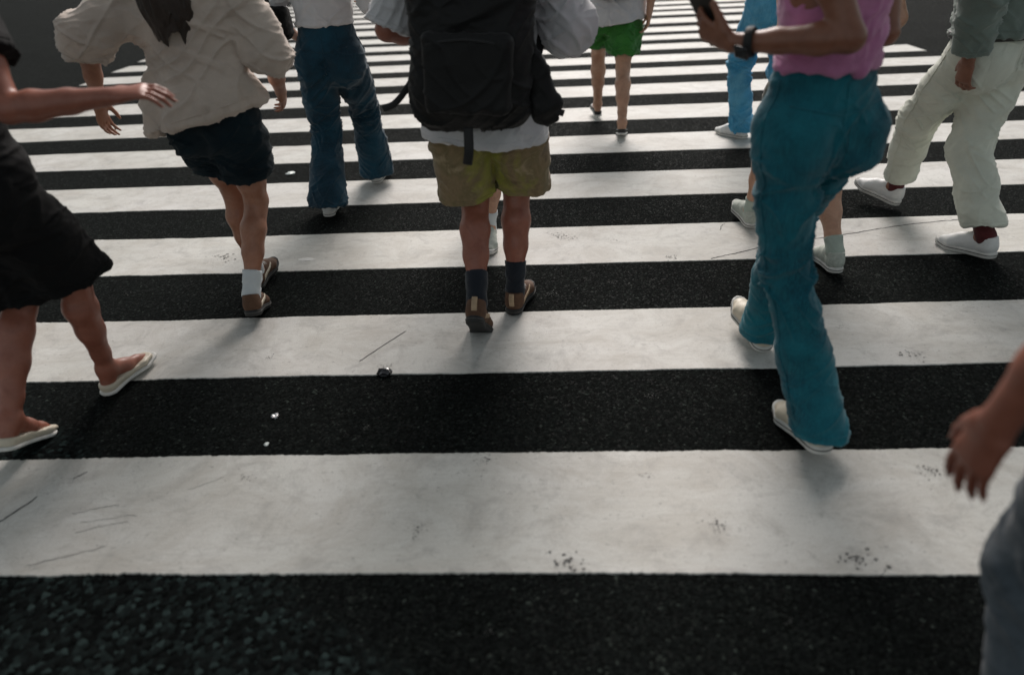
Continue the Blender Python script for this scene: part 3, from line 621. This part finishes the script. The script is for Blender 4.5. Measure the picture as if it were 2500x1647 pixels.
def ring_seam(o, base, rings, mat, rad=.0019):
    from mathutils.bvhtree import BVHTree
    me = o.data; co = np.empty(len(me.vertices)*3, np.float32); me.vertices.foreach_get('co', co); pl = np.empty(len(me.loops), np.int32); me.loops.foreach_get('vertex_index', pl)
    bvh = BVHTree.FromPolygons([Vector(c) for c in co.reshape(-1, 3)], pl.reshape(-1, 4).tolist())
    for c, ax in rings:
        a = unit(np.cross(ax, (0.3, 1, .2))); b = np.cross(ax, a); q = []
        for x in np.linspace(0, 2*math.pi, 41):
            d = a*math.cos(x)+b*math.sin(x); h = bvh.ray_cast(Vector(c-base), Vector(d), .5)
            if h[0] is not None: q.append(np.array(h[0])+d*.0004)
        if len(q) > 36: link('hem_stitch', tube_mesh(q, rad, mat, 5), o)
def trouser_details(J, o, base, mat, thread, pocket=True, k_pocket=1.0, cargo=False):
    from mathutils.bvhtree import BVHTree
    me = o.data; n = len(me.vertices); co = np.empty(n*3, np.float32); me.vertices.foreach_get('co', co)
    pl = np.empty(len(me.loops), np.int32); me.loops.foreach_get('vertex_index', pl)
    bvh = BVHTree.FromPolygons([Vector(c) for c in co.reshape(-1, 3)], pl.reshape(-1, 4).tolist())
    P, u, f, r, s = J['P']-base, J['up'], J['f'], J['r'], J['s']
    def hit(p, d, off):
        h = bvh.ray_cast(Vector(p), Vector(d), 1.0)
        return None if h[0] is None else np.array(h[0])-unit(d)*off
    if pocket:
        for sg in (-1, 1):
            W, H = 9, 10; vs = []; ok = True
            for j in range(H):
                for i in range(W):
                    a = (i/(W-1)-.5)*2; b = j/(H-1); w = (.064-.008*b)*s*k_pocket; drop = .018*s*(1-abs(a))*b
                    edge = i in (0, W-1) or j in (0, H-1)
                    p = hit(P+r*(sg*.082*s+a*w)-u*(.005*s+b*.125*s+drop)-f*.5, f, .0012 if edge else .0048)
                    if p is None: ok = False; break
                    vs.append(p)
                if not ok: break
            if ok: link('back_pocket', mesh_from(vs, [(j*W+i, j*W+i+1, (j+1)*W+i+1, (j+1)*W+i) for j in range(H-1) for i in range(W-1)], mat), o)
    if cargo:
        for k, sg in (('L', -1), ('R', 1)):
            h, kn = J['hip'+k]-base, J['knee'+k]-base; td = unit(kn-h); W, H = 9, 10; lat = unit(r*sg-f*.35); cx = unit(np.cross(td, lat))
            for nm, b0, b1, hw, off in (('cargo_pocket', .175, .325, .068, .009), ('pocket_flap', .165, .215, .072, .016)):
                vs = [hit(h+td*(b0+(b1-b0)*j/(H-1))+cx*hw*(i/(W-1)-.5)*2+lat*.4, -lat, .001 if i in (0, W-1) or j in (0, H-1) else off) for j in range(H) for i in range(W)]
                if all(x is not None for x in vs): link(nm, mesh_from(vs, [(j*W+i, j*W+i+1, (j+1)*W+i+1, (j+1)*W+i) for j in range(H-1) for i in range(W-1)], mat), o)
    def seam(pts, d, name='seam', rad=.0026):
        q = [x for x in (hit(p, d, .0006) for p in pts) if x is not None]
        if len(q) > 5: link(name, tube_mesh(q, rad, thread, 6), o)
    seam([P-f*.5+u*z for z in np.linspace(.10, -.09, 16)], f); seam([P-f*.5-u*.0+r*x+u*(.012-.028*(1-abs(x)/.15))*1.0+u*.035 for x in np.linspace(-.13, .13, 22)], f)
    if cargo: return
    for k, sg in (('L', -1), ('R', 1)):
        h, kn, an = J['hip'+k]-base, J['knee'+k]-base, J['ank'+k]-base
        pts = [h+UP*.12+(kn-h-UP*.12)*t for t in np.linspace(0, 1, 22)]+[kn+(an-kn)*t for t in np.linspace(.04, .97, 20)]
        seam([p+r*sg*.5-f*.012 for p in pts], -r*sg)

# ----------------------------------------------------------------------------- road and crossing
def build_road():
    v = []; q = []
    xs = sorted(set([-350, -120, -40]+list(np.linspace(-12, 12, 25))+[40, 120, 350])); ys = sorted(set([-350, -120, -30]+list(np.linspace(-3, 30, 34))+[60, 150, 350]))
    v = [(x, y, 0) for y in ys for x in xs]; n = len(xs)
    q = [(j*n+i, j*n+i+1, (j+1)*n+i+1, (j+1)*n+i) for j in range(len(ys)-1) for i in range(n-1)]
    o = link('road', mesh_from(v, q, M['asphalt'], False)); o['kind'] = 'structure'; o['label'] = 'dark asphalt road under the crossing'
    return o
EDGES = [1.187, 1.661, 2.117, 2.585, 3.060, 3.541, 4.003, 4.483, 4.946, 5.434, 5.895, 6.400, 6.866, 7.378, 7.802, 8.276, 8.660, 9.157, 9.570, 10.053, 10.44, 10.90, 11.26, 11.79, 12.27, 12.935, 13.41, 13.94, 14.33, 14.857, 15.26, 15.86]
while len(EDGES) < 66: EDGES.append(EDGES[-1]+.47)
def left_x(y): return -5.72-.065*(y-8)
def right_x(y): return 4.46-.03*(y-9.5)
STRIPES = []
def build_stripes(road):
    g = np.random.default_rng(11)
    for i in range(0, len(EDGES)-1, 2):
        y0, y1 = EDGES[i], EDGES[i+1]; step = .007 if y0 < 5 else (.03 if y0 < 9 else .12)
        x0, x1 = left_x(y0)+g.normal()*.03, right_x(y0)+g.normal()*.03; n = int((x1-x0)/step); xs = np.linspace(x0, x1, n+1)
        def edge(y, a):
            p = np.stack([xs*9, np.full_like(xs, y*3), xs*0], 1)
            return y+vnoise(p)*.0025+vnoise(p*6)*.0006+g.normal(size=len(xs))*a+vnoise(p*.12)*.008
        rough = .0006 if i else .0010
        a, b = edge(y0, rough), edge(y1, rough); h = .0035
        left_amp = np.interp(xs, [-1.6, -.5], [1.7, 1.0]); a = y0+(a-y0)*left_amp; b = y1+(b-y1)*left_amp
        N = n+1; v = np.concatenate([np.stack([xs, a, np.full(N, 0.0)], 1), np.stack([xs, a+.002, np.full(N, h)], 1), np.stack([xs, b-.002, np.full(N, h)], 1), np.stack([xs, b, np.full(N, 0.0)], 1)])
        k = np.arange(n); q = np.concatenate([np.stack([k+N*r, k+1+N*r, k+1+N*(r+1), k+N*(r+1)], 1) for r in range(3)])
        v[:, 2] += .0005
        o = link('stripe', mesh_from(v, q, M['paint'], False), road); STRIPES.append((y0, y1, o))
def stripe_at(y):
    for y0, y1, o in STRIPES:
        if y0-.02 <= y <= y1+.02: return o
def marks():
    g = np.random.default_rng(5)
    def crack(pts, w):
        P = bezier([(x, y, 0) for x, y in pts], max(16, int(40*abs(pts[0][0]-pts[-1][0])/.5))); n = len(P)
        d = np.gradient(P, axis=0); d /= np.linalg.norm(d, axis=1, keepdims=True); nr = np.stack([-d[:, 1], d[:, 0], d[:, 2]], 1)
        P = P+nr*(vnoise(P*40)*.003+g.normal(size=n)*.0012)[:, None]; ww = w*(.6+.5*g.random(n)); ww[0] = ww[-1] = w*.15
        v = np.concatenate([P+nr*ww[:, None], P-nr*ww[:, None]]); v[:, 2] = .0052; k = np.arange(n-1)
        link('crack', mesh_from(v, np.stack([k+n, k+n+1, k+1, k], 1), M['crack'], False), stripe_at(np.mean([p[1] for p in pts])))
    crack([(.795, 3.075), (.953, 3.14), (1.119, 3.209), (1.52, 3.325), (1.865, 3.429), (2.273, 3.501)], .0030)
    crack([(-.735, 2.206), (-.678, 2.299), (-.588, 2.439)], .0022); crack([(-1.62, 1.35), (-1.589, 1.41), (-1.556, 1.481)], .0030)
    crack([(-1.404, 1.405), (-1.34, 1.428), (-1.278, 1.442)], .0008); crack([(-1.352, 1.333), (-1.28, 1.36), (-1.215, 1.373)], .0009); crack([(-1.36, 1.37), (-1.27, 1.39), (-1.2, 1.40)], .0007)
    crack([(-1.418, 1.215), (-1.32, 1.25), (-1.23, 1.286)], .0009); crack([(-1.493, 1.556), (-1.464, 1.589)], .0016); crack([(-1.10, 1.50), (-1.05, 1.53), (-1.01, 1.56)], .0007)
    crack([(.92, 3.43), (.94, 3.48), (.965, 3.52)], .0018)
    def blot(x, y, r, ax=1.6, mat='stain', name='scuff_mark', k=7):
        vs = []; fs = []; b = 0; p = stripe_at(y); z0 = .0052 if p else .0012
        for j in range(k*6):
            cx, cy = x+g.normal()*r*ax*.55, y+g.normal()*r*.55; rr = r*(.03+.10*g.random()**2); m = 8; th = g.random()*3
            ring = [(cx+rr*ax*(.4+.9*g.random())*math.cos(th+2*math.pi*i/m), cy+rr*(.4+.9*g.random())*math.sin(th+2*math.pi*i/m), z0+j*.00004) for i in range(m)]
            vs += [(cx, cy, z0+j*.00004)]+ring; fs += [(b, b+1+i, b+1+(i+1) % m) for i in range(m)]; b = len(vs)
        me = mesh_from(vs, fs, M[mat], False); o = link(name, me, p if p else ROAD); o['kind'] = 'stuff'
    for x, y, r, k in ((.447, 1.35, .022, 9), (-.372, 1.345, .020, 7), (-.385, 1.31, .016, 5), (1.106, 1.553, .024, 9), (.071, 3.412, .035, 7), (.115, 3.38, .03, 5), (1.344, 2.184, .028, 7), (.611, 3.1, .024, 6), (1.157, 2.395, .018, 4), (1.741, 2.529, .016, 3),
                       (.04, 1.222, .035, 6), (.281, 1.546, .014, 4), (.792, 1.226, .035, 7), (-.207, 1.621, .022, 5), (-.936, 1.558, .016, 4), (-1.7, 3.25, .05, 5), (.35, 3.33, .02, 3), (1.0, 3.28, .012, 2), (.52, 1.335, .008, 2), (-.62, 2.17, .02, 3)): blot(x, y, r, 1.5, 'stain', 'scuff_mark', k)
    for x, y, r in ((-.995, 1.228, .014), (.108, 2.417, .013), (-.595, 2.322, .010), (-.33, 2.32, .006), (.1, 2.31, .006), (.6, 1.52, .006), (1.3, 1.28, .012), (-.2, 1.45, .008), (.75, 2.31, .008)): blot(x, y, r, 1.1, 'gum', 'trodden_gum', 3)
    for x, y, r in ((.02, 2.75, .016), (.30, 2.85, .012), (-.62, 1.80, .010), (.35, 1.95, .012), (-.35, 3.75, .018), (1.05, 1.85, .012), (-1.9, 3.75, .018), (.9, 3.80, .016), (-2.0, 2.85, .014), (.55, 1.05, .008), (-.15, 1.02, .007), (1.75, 2.0, .014), (.1, 4.7, .02), (1.2, 4.75, .02), (-1.1, 2.25, .012)): blot(x, y, r*1.6, 1.15, 'old_gum', 'trodden_gum', 4)
def litter():
    g = np.random.default_rng(21)
    def crumple(name, label, cat, x, y, r, mat, flat=.6, sub=2, stretch=1.0):
        import bmesh
        bm = bmesh.new(); bmesh.ops.create_icosphere(bm, subdivisions=sub, radius=1)
        for vt in bm.verts:
            k = .62+.55*g.random(); vt.co = Vector((vt.co.x*r*k*stretch, vt.co.y*r*k, max(vt.co.z*r*k*flat, -r*.25*flat)+r*.25*flat))
        me = bpy.data.meshes.new(name); bm.to_mesh(me); bm.free(); me.materials.append(M[mat]); o = link(name, me, None, (x, y, .0045 if stripe_at(y) else .001)); o['label'] = label; o['category'] = cat
    crumple('wrapper', 'crumpled dark shiny wrapper lying on the edge of a white stripe, behind the backpack walker', 'litter', -.617, 2.122, .026, 'glass', .6, 2, 1.2)
    crumple('foil_scrap', 'small crumpled silver foil scrap on the dark asphalt between the two nearest stripes', 'litter', -.953, 1.867, .014, 'foil', .6)
    crumple('pebble', 'flat pale pebble on the asphalt left of the dark flared trousers', 'litter', -1.805, 4.703, .035, 'scrap', .25, 2, 1.1)  # a pale pebble, squashed flat
    crumple('paper_scrap', 'tiny pale paper scrap just beyond the nearest white stripe', 'litter', -.931, 1.716, .009, 'scrap', .5)
    crumple('paper_scrap', 'pale torn paper sliver on the white stripe right of the navy shorts walker', 'litter', -1.235, 3.19, .022, 'rubber', .12, 2, 2.2)
# ----------------------------------------------------------------------------- the place
ROAD = build_road(); build_stripes(ROAD); marks(); litter()

# centre: backpack walker
t, J = person('pack', 'person in a white shirt and brown patterned shorts walking away under a black backpack', M['skin_d'], .006); B = J['base']
hair(J, t, B, M['hair'])
o = legwear('shorts', J, t, B, M['camo'], [.100, .106, .110], stop=.98, hip=1.08, vox=.006, amp=.006, fold=.012, seed=4, drape=.010, spread=.035)
trouser_details(J, o, B, M['camo'], M['camo'], cargo=True)
topwear('shirt', J, t, B, M['white'], (.98, 1.02), hem=-.175, wid=1.22, dep=1.30, flare=1.10, srad=.088, vox=.006, amp=.010, fold=.014, seed=6, hemtilt=-.06, drape=.014)
socks(J, t, B, M['sock_dark'], .30); put_shoes(J, t, B, 'sneaker', M['brown_shoe'], M['dark_rubber'], M['tan'])
bp, c, (rr, ff, uu), bb = backpack(J, 'large black backpack with loose straps on the white shirted walker', M['pack'], .200, .285, .095, top=.475, tilt=.05)
link('strap_tail', tube_mesh(bezier([c-bb-uu*.28-ff*.12+rr*.0, c-bb-uu*.35-ff*.135+rr*.004, c-bb-uu*.40-ff*.12-rr*.004], 12), 1, M['webbing'], 8, (rr, .016, .004)), bp)
F = Field([c+rr*.25-uu*.2], .30, .007); F.path([c+rr*.175-uu*.02, c+rr*.212-uu*.12, c+rr*.246-uu*.22-ff*.01, c+rr*.252-uu*.27], [(.020, .012), (.034, .016), (.048, .022), (.040, .016)], .02, rr)
v, q = F.mesh(1); v = crease(v, q, .006, .010, (), .8, 9); link('side_pouch', mesh_from(v-bb, q, M['pack']), bp)

# left: beige top
t, J = person('beige', 'person with long dark hair in a loose beige top and dark navy shorts, brown shoes', M['skin_a'], .006); B = J['base']
hair(J, t, B, M['hair_brown'], .17)
legwear('shorts', J, t, B, M['navy'], [.106, .108, .110], stop=.66, hip=1.0, vox=.006, amp=.007, fold=.012, seed=8, fem=True, drape=.012)
topwear('blouse', J, t, B, M['beige'], (1.3, 1.1), hem=-.02, wid=1.26, dep=1.36, flare=1.22, srad=.082, vox=.006, amp=.008, fold=.014, seed=10, fem=True, hemtilt=.24, batwing=.8, drape=.026)
socks(J, t, B, M['sock_white'], .26); put_shoes(J, t, B, 'sneaker', M['brown_shoe'], M['dark_rubber'], M['cream_shoe'], False)

# left: flared navy jeans
t, J = person('flare', 'person in wide dark navy flared jeans and a pale shirt beside the long haired walker', M['skin_a'], .007); B = J['base']
hair(J, t, B, M['hair'], .10)
o = legwear('trousers', J, t, B, M['denim_navy'], [.104, .098, .086, .096, .116], top=.20, hip=1.0, vox=.006, amp=.007, fold=.014, seed=12, fem=True, drop=.035, drape=.009)
trouser_details(J, o, B, M['denim_navy'], M['denim_navy'])
topwear('shirt', J, t, B, M['white'], (1.4, 1.4), hem=.165, wid=1.10, dep=1.15, srad=.065, seed=13, fem=True)
put_shoes(J, t, B, 'sneaker', M['white_shoe'], M['rubber'])
bag0 = J['hipL']-J['r']*.15+UP*.19-J['f']*.05
g = thing('shoulder_bag', 'small black shoulder bag at the hip of the navy jeans walker', 'bag', tuple(bag0-UP*.10))
F = Field([bag0], .22, .006); F.box(bag0, (J['f'], J['r'], UP), (.115, .055, .085), .035); v, q = F.mesh(1); v = crease(v, q, .005, .006, (), .8, 3); link('bag_body', mesh_from(v-(bag0-UP*.10), q, M['black']), g)
link('bag_strap', tube_mesh(bezier([x-(bag0-UP*.10) for x in (bag0+UP*.07+J['f']*.09, bag0+UP*.30+J['f']*.085+J['r']*.02, J['shL']+UP*.055+J['f']*.03, J['shL']+UP*.05-J['f']*.05, bag0+UP*.28-J['f']*.12, bag0+UP*.07-J['f']*.09)], 30), 1, M['webbing'], 8, (J['r'], .012, .004)), g)

# far: green shorts
t, J = person('green', 'person in bright green shorts and white shirt far ahead, small navy backpack', M['skin_c'], .008); B = J['base']
hair(J, t, B, M['hair'])
legwear('shorts', J, t, B, M['green'], [.112, .122, .130], stop=.74, hip=1.04, vox=.006, amp=.009, fold=.018, seed=15, drape=.016)
topwear('shirt', J, t, B, M['white'], (.8, .8), hem=-.105, wid=1.24, dep=1.32, flare=1.20, srad=.085, vox=.007, amp=.010, fold=.014, seed=16, hemtilt=.10, drape=.014)
put_shoes(J, t, B, 'flat', M['black_shoe'], M['rubber'])
backpack(J, 'small navy backpack worn high by the green shorts walker', M['pack_navy'], .145, .215, .07, top=.49, vox=.007, tails=False)

# far: light blue jeans
t, J = person('denim', 'person in light blue jeans and white sneakers stepping left beyond the pink top walker', M['skin_c'], .008); B = J['base']
hair(J, t, B, M['hair'])
o = legwear('trousers', J, t, B, M['denim_light'], [.100, .092, .078, .078, .084], top=.10, hip=1.05, vox=.006, amp=.007, fold=.017, seed=18, drop=.045, stackf=1.3)
trouser_details(J, o, B, M['denim_light'], M['denim_light'])
topwear('shirt', J, t, B, M['blue'], (.6, .6), hem=.04, wid=1.14, dep=1.2, srad=.08, vox=.008, seed=19)
put_shoes(J, t, B, 'sneaker', M['white_shoe'], M['rubber'])

# right: pink top, teal flared jeans
t, J = person('teal', 'person in a pink top and long teal flared jeans holding a phone out', M['skin_b'], .005); B = J['base']
hair(J, t, B, M['hair'])
o = legwear('trousers', J, t, B, M['denim_teal'], [.080, .076, .068, .070, .074], top=.17, hip=.80, vox=.005, amp=.004, fold=.013, seed=22, fem=True, drop=.045, level=.7, drape=.004, stackf=.35)
trouser_details(J, o, B, M['denim_teal'], M['denim_teal'])
topwear('top', J, t, B, M['pink'], (.45, .45), hem=.125, wid=.96, dep=1.02, srad=.070, vox=.006, amp=.007, fold=.013, seed=23, fem=True, flare=.96, drape=.012)
put_shoes(J, t, B, 'sneaker', M['cream_shoe'], M['rubber'])
wr, el = J['wrL'], J['elL']; wd = unit(wr-el); hd, pn, th = hand_frame(J, 'L'); wc = wr-wd*.045
a1 = unit(np.cross(wd, pn)); a2 = np.cross(a1, wd)
link('watch_strap', tube_mesh([wc+(a1*math.cos(x)*.0335+a2*math.sin(x)*.0335)-B for x in np.linspace(0, 2*math.pi, 33)], 1, M['webbing'], 8, (wd, .011, .0028)), t)
outw = unit(-pn); F = Field([wc+outw*.036], .04, .003); F.box(wc+outw*.037, (wd, np.cross(wd, outw), outw), (.019, .017, .005), .004, .001); v, q = F.mesh(1); link('watch_case', mesh_from(v-B, q, M['glass']), t)
pc = wr+hd*.085+pn*.028; fx = unit(hd*.55+th*.85); fx = unit(fx-pn*(fx @ pn)); fy = np.cross(pn, fx)
ph = thing('phone', 'black phone held in the left hand of the pink top walker', 'phone', tuple(pc))
F = Field([pc], .11, .003); F.box(pc, (fx, fy, pn), (.074, .036, .0045), .004, .001); v, q = F.mesh(1); link('case', mesh_from(v-pc, q, M['black_shoe']), ph)
F = Field([pc+pn*.0048], .11, .003); F.box(pc+pn*.0036, (fx, fy, pn), (.071, .033, .0022), .002, .001); v, q = F.mesh(1); link('screen', mesh_from(v-pc, q, M['glass']), ph)

# right: cream trousers
t, J = person('cream', 'person in pale cream trousers and chunky white sneakers striding left, grey green shirt', M['skin_b'], .006); B = J['base']
hair(J, t, B, M['hair'])
o = legwear('trousers', J, t, B, M['cream'], [.104, .098, .086, .080, .076], top=.16, hip=1.0, vox=.006, amp=.006, fold=.010, seed=26, drop=-.05, level=.5, drape=.010)
trouser_details(J, o, B, M['cream'], M['cream'])
topwear('shirt', J, t, B, M['sage'], (1.86, 1.86), hem=.055, wid=1.18, dep=1.25, srad=.078, vox=.007, amp=.009, fold=.014, seed=27)
link('belt', tube_mesh([J['P']+J['up']*.052+J['r']*math.cos(x)*.176*1.16+J['f']*math.sin(x)*.128*1.2-B for x in np.linspace(0, 2*math.pi, 41)], 1, M['black_shoe'], 8, (UP, .014, .004)), t)
socks(J, t, B, M['sock_red'], .14); put_shoes(J, t, B, 'sneaker', M['white_shoe'], M['rubber'])

# mostly hidden: bare calf and pale sneaker between the backpack walker's legs
t, J = person('facing', 'person facing us behind the backpack walker, one pale sneaker between those legs', M['skin_c'], .007); B = J['base']
hair(J, t, B, M['hair'])
legwear('shorts', J, t, B, M['grey'], [.104, .110, .112], stop=.6, hip=1.02, vox=.008, seed=30)
topwear('shirt', J, t, B, M['grey'], (.5, .5), hem=-.02, wid=1.08, dep=1.12, srad=.07, vox=.008, seed=31)
socks(J, t, B, M['sock_white'], .22); put_shoes(J, t, B, 'sneaker', M['grey_shoe'], M['rubber'])

# mostly hidden: bare calf behind the teal jeans
t, J = person('hidden', 'person hidden behind the teal jeans walker, one bare calf and pale green shoe showing', M['skin_c'], .007); B = J['base']
hair(J, t, B, M['hair'])
legwear('shorts', J, t, B, M['olive'], [.100, .106, .108], stop=.6, hip=1.0, vox=.008, seed=33)
topwear('shirt', J, t, B, M['olive'], (.5, .5), hem=-.02, wid=1.06, dep=1.1, srad=.07, vox=.008, seed=34)
socks(J, t, B, M['sock_green'], .16); put_shoes(J, t, B, 'sneaker', M['grey_shoe'], M['rubber'])

# left foreground: black clothes, arm out
t, J = person('black', 'person in black top and black shorts close by at the left, bare arm reaching out', M['skin_d'], .005); B = J['base']
hair(J, t, B, M['hair'], .06)
legwear('shorts', J, t, B, M['black'], [.114, .118, .122], stop=.98, hip=1.06, vox=.006, amp=.008, fold=.014, seed=36, fem=True, drape=.014)
topwear('top', J, t, B, M['black'], (.55, .55), hem=-.03, wid=1.14, dep=1.2, srad=.085, vox=.006, seed=37, fem=True)
put_shoes(J, t, B, 'flat', M['cream_shoe'], M['rubber'])

# right foreground: hanging hand and slate jeans
t, J = person('edge', 'person close by at the right edge, bare hanging arm and slate blue jeans', M['skin_d'], .005); B = J['base']
hair(J, t, B, M['hair'])
legwear('trousers', J, t, B, M['denim_grey'], [.104, .098, .084, .078, .078], top=.12, hip=1.04, vox=.006, amp=.007, fold=.012, seed=40)
topwear('shirt', J, t, B, M['grey'], (.6, .6), hem=-.05, wid=1.14, dep=1.2, srad=.078, vox=.007, seed=41)
put_shoes(J, t, B, 'sneaker', M['black_shoe'], M['dark_rubber'])
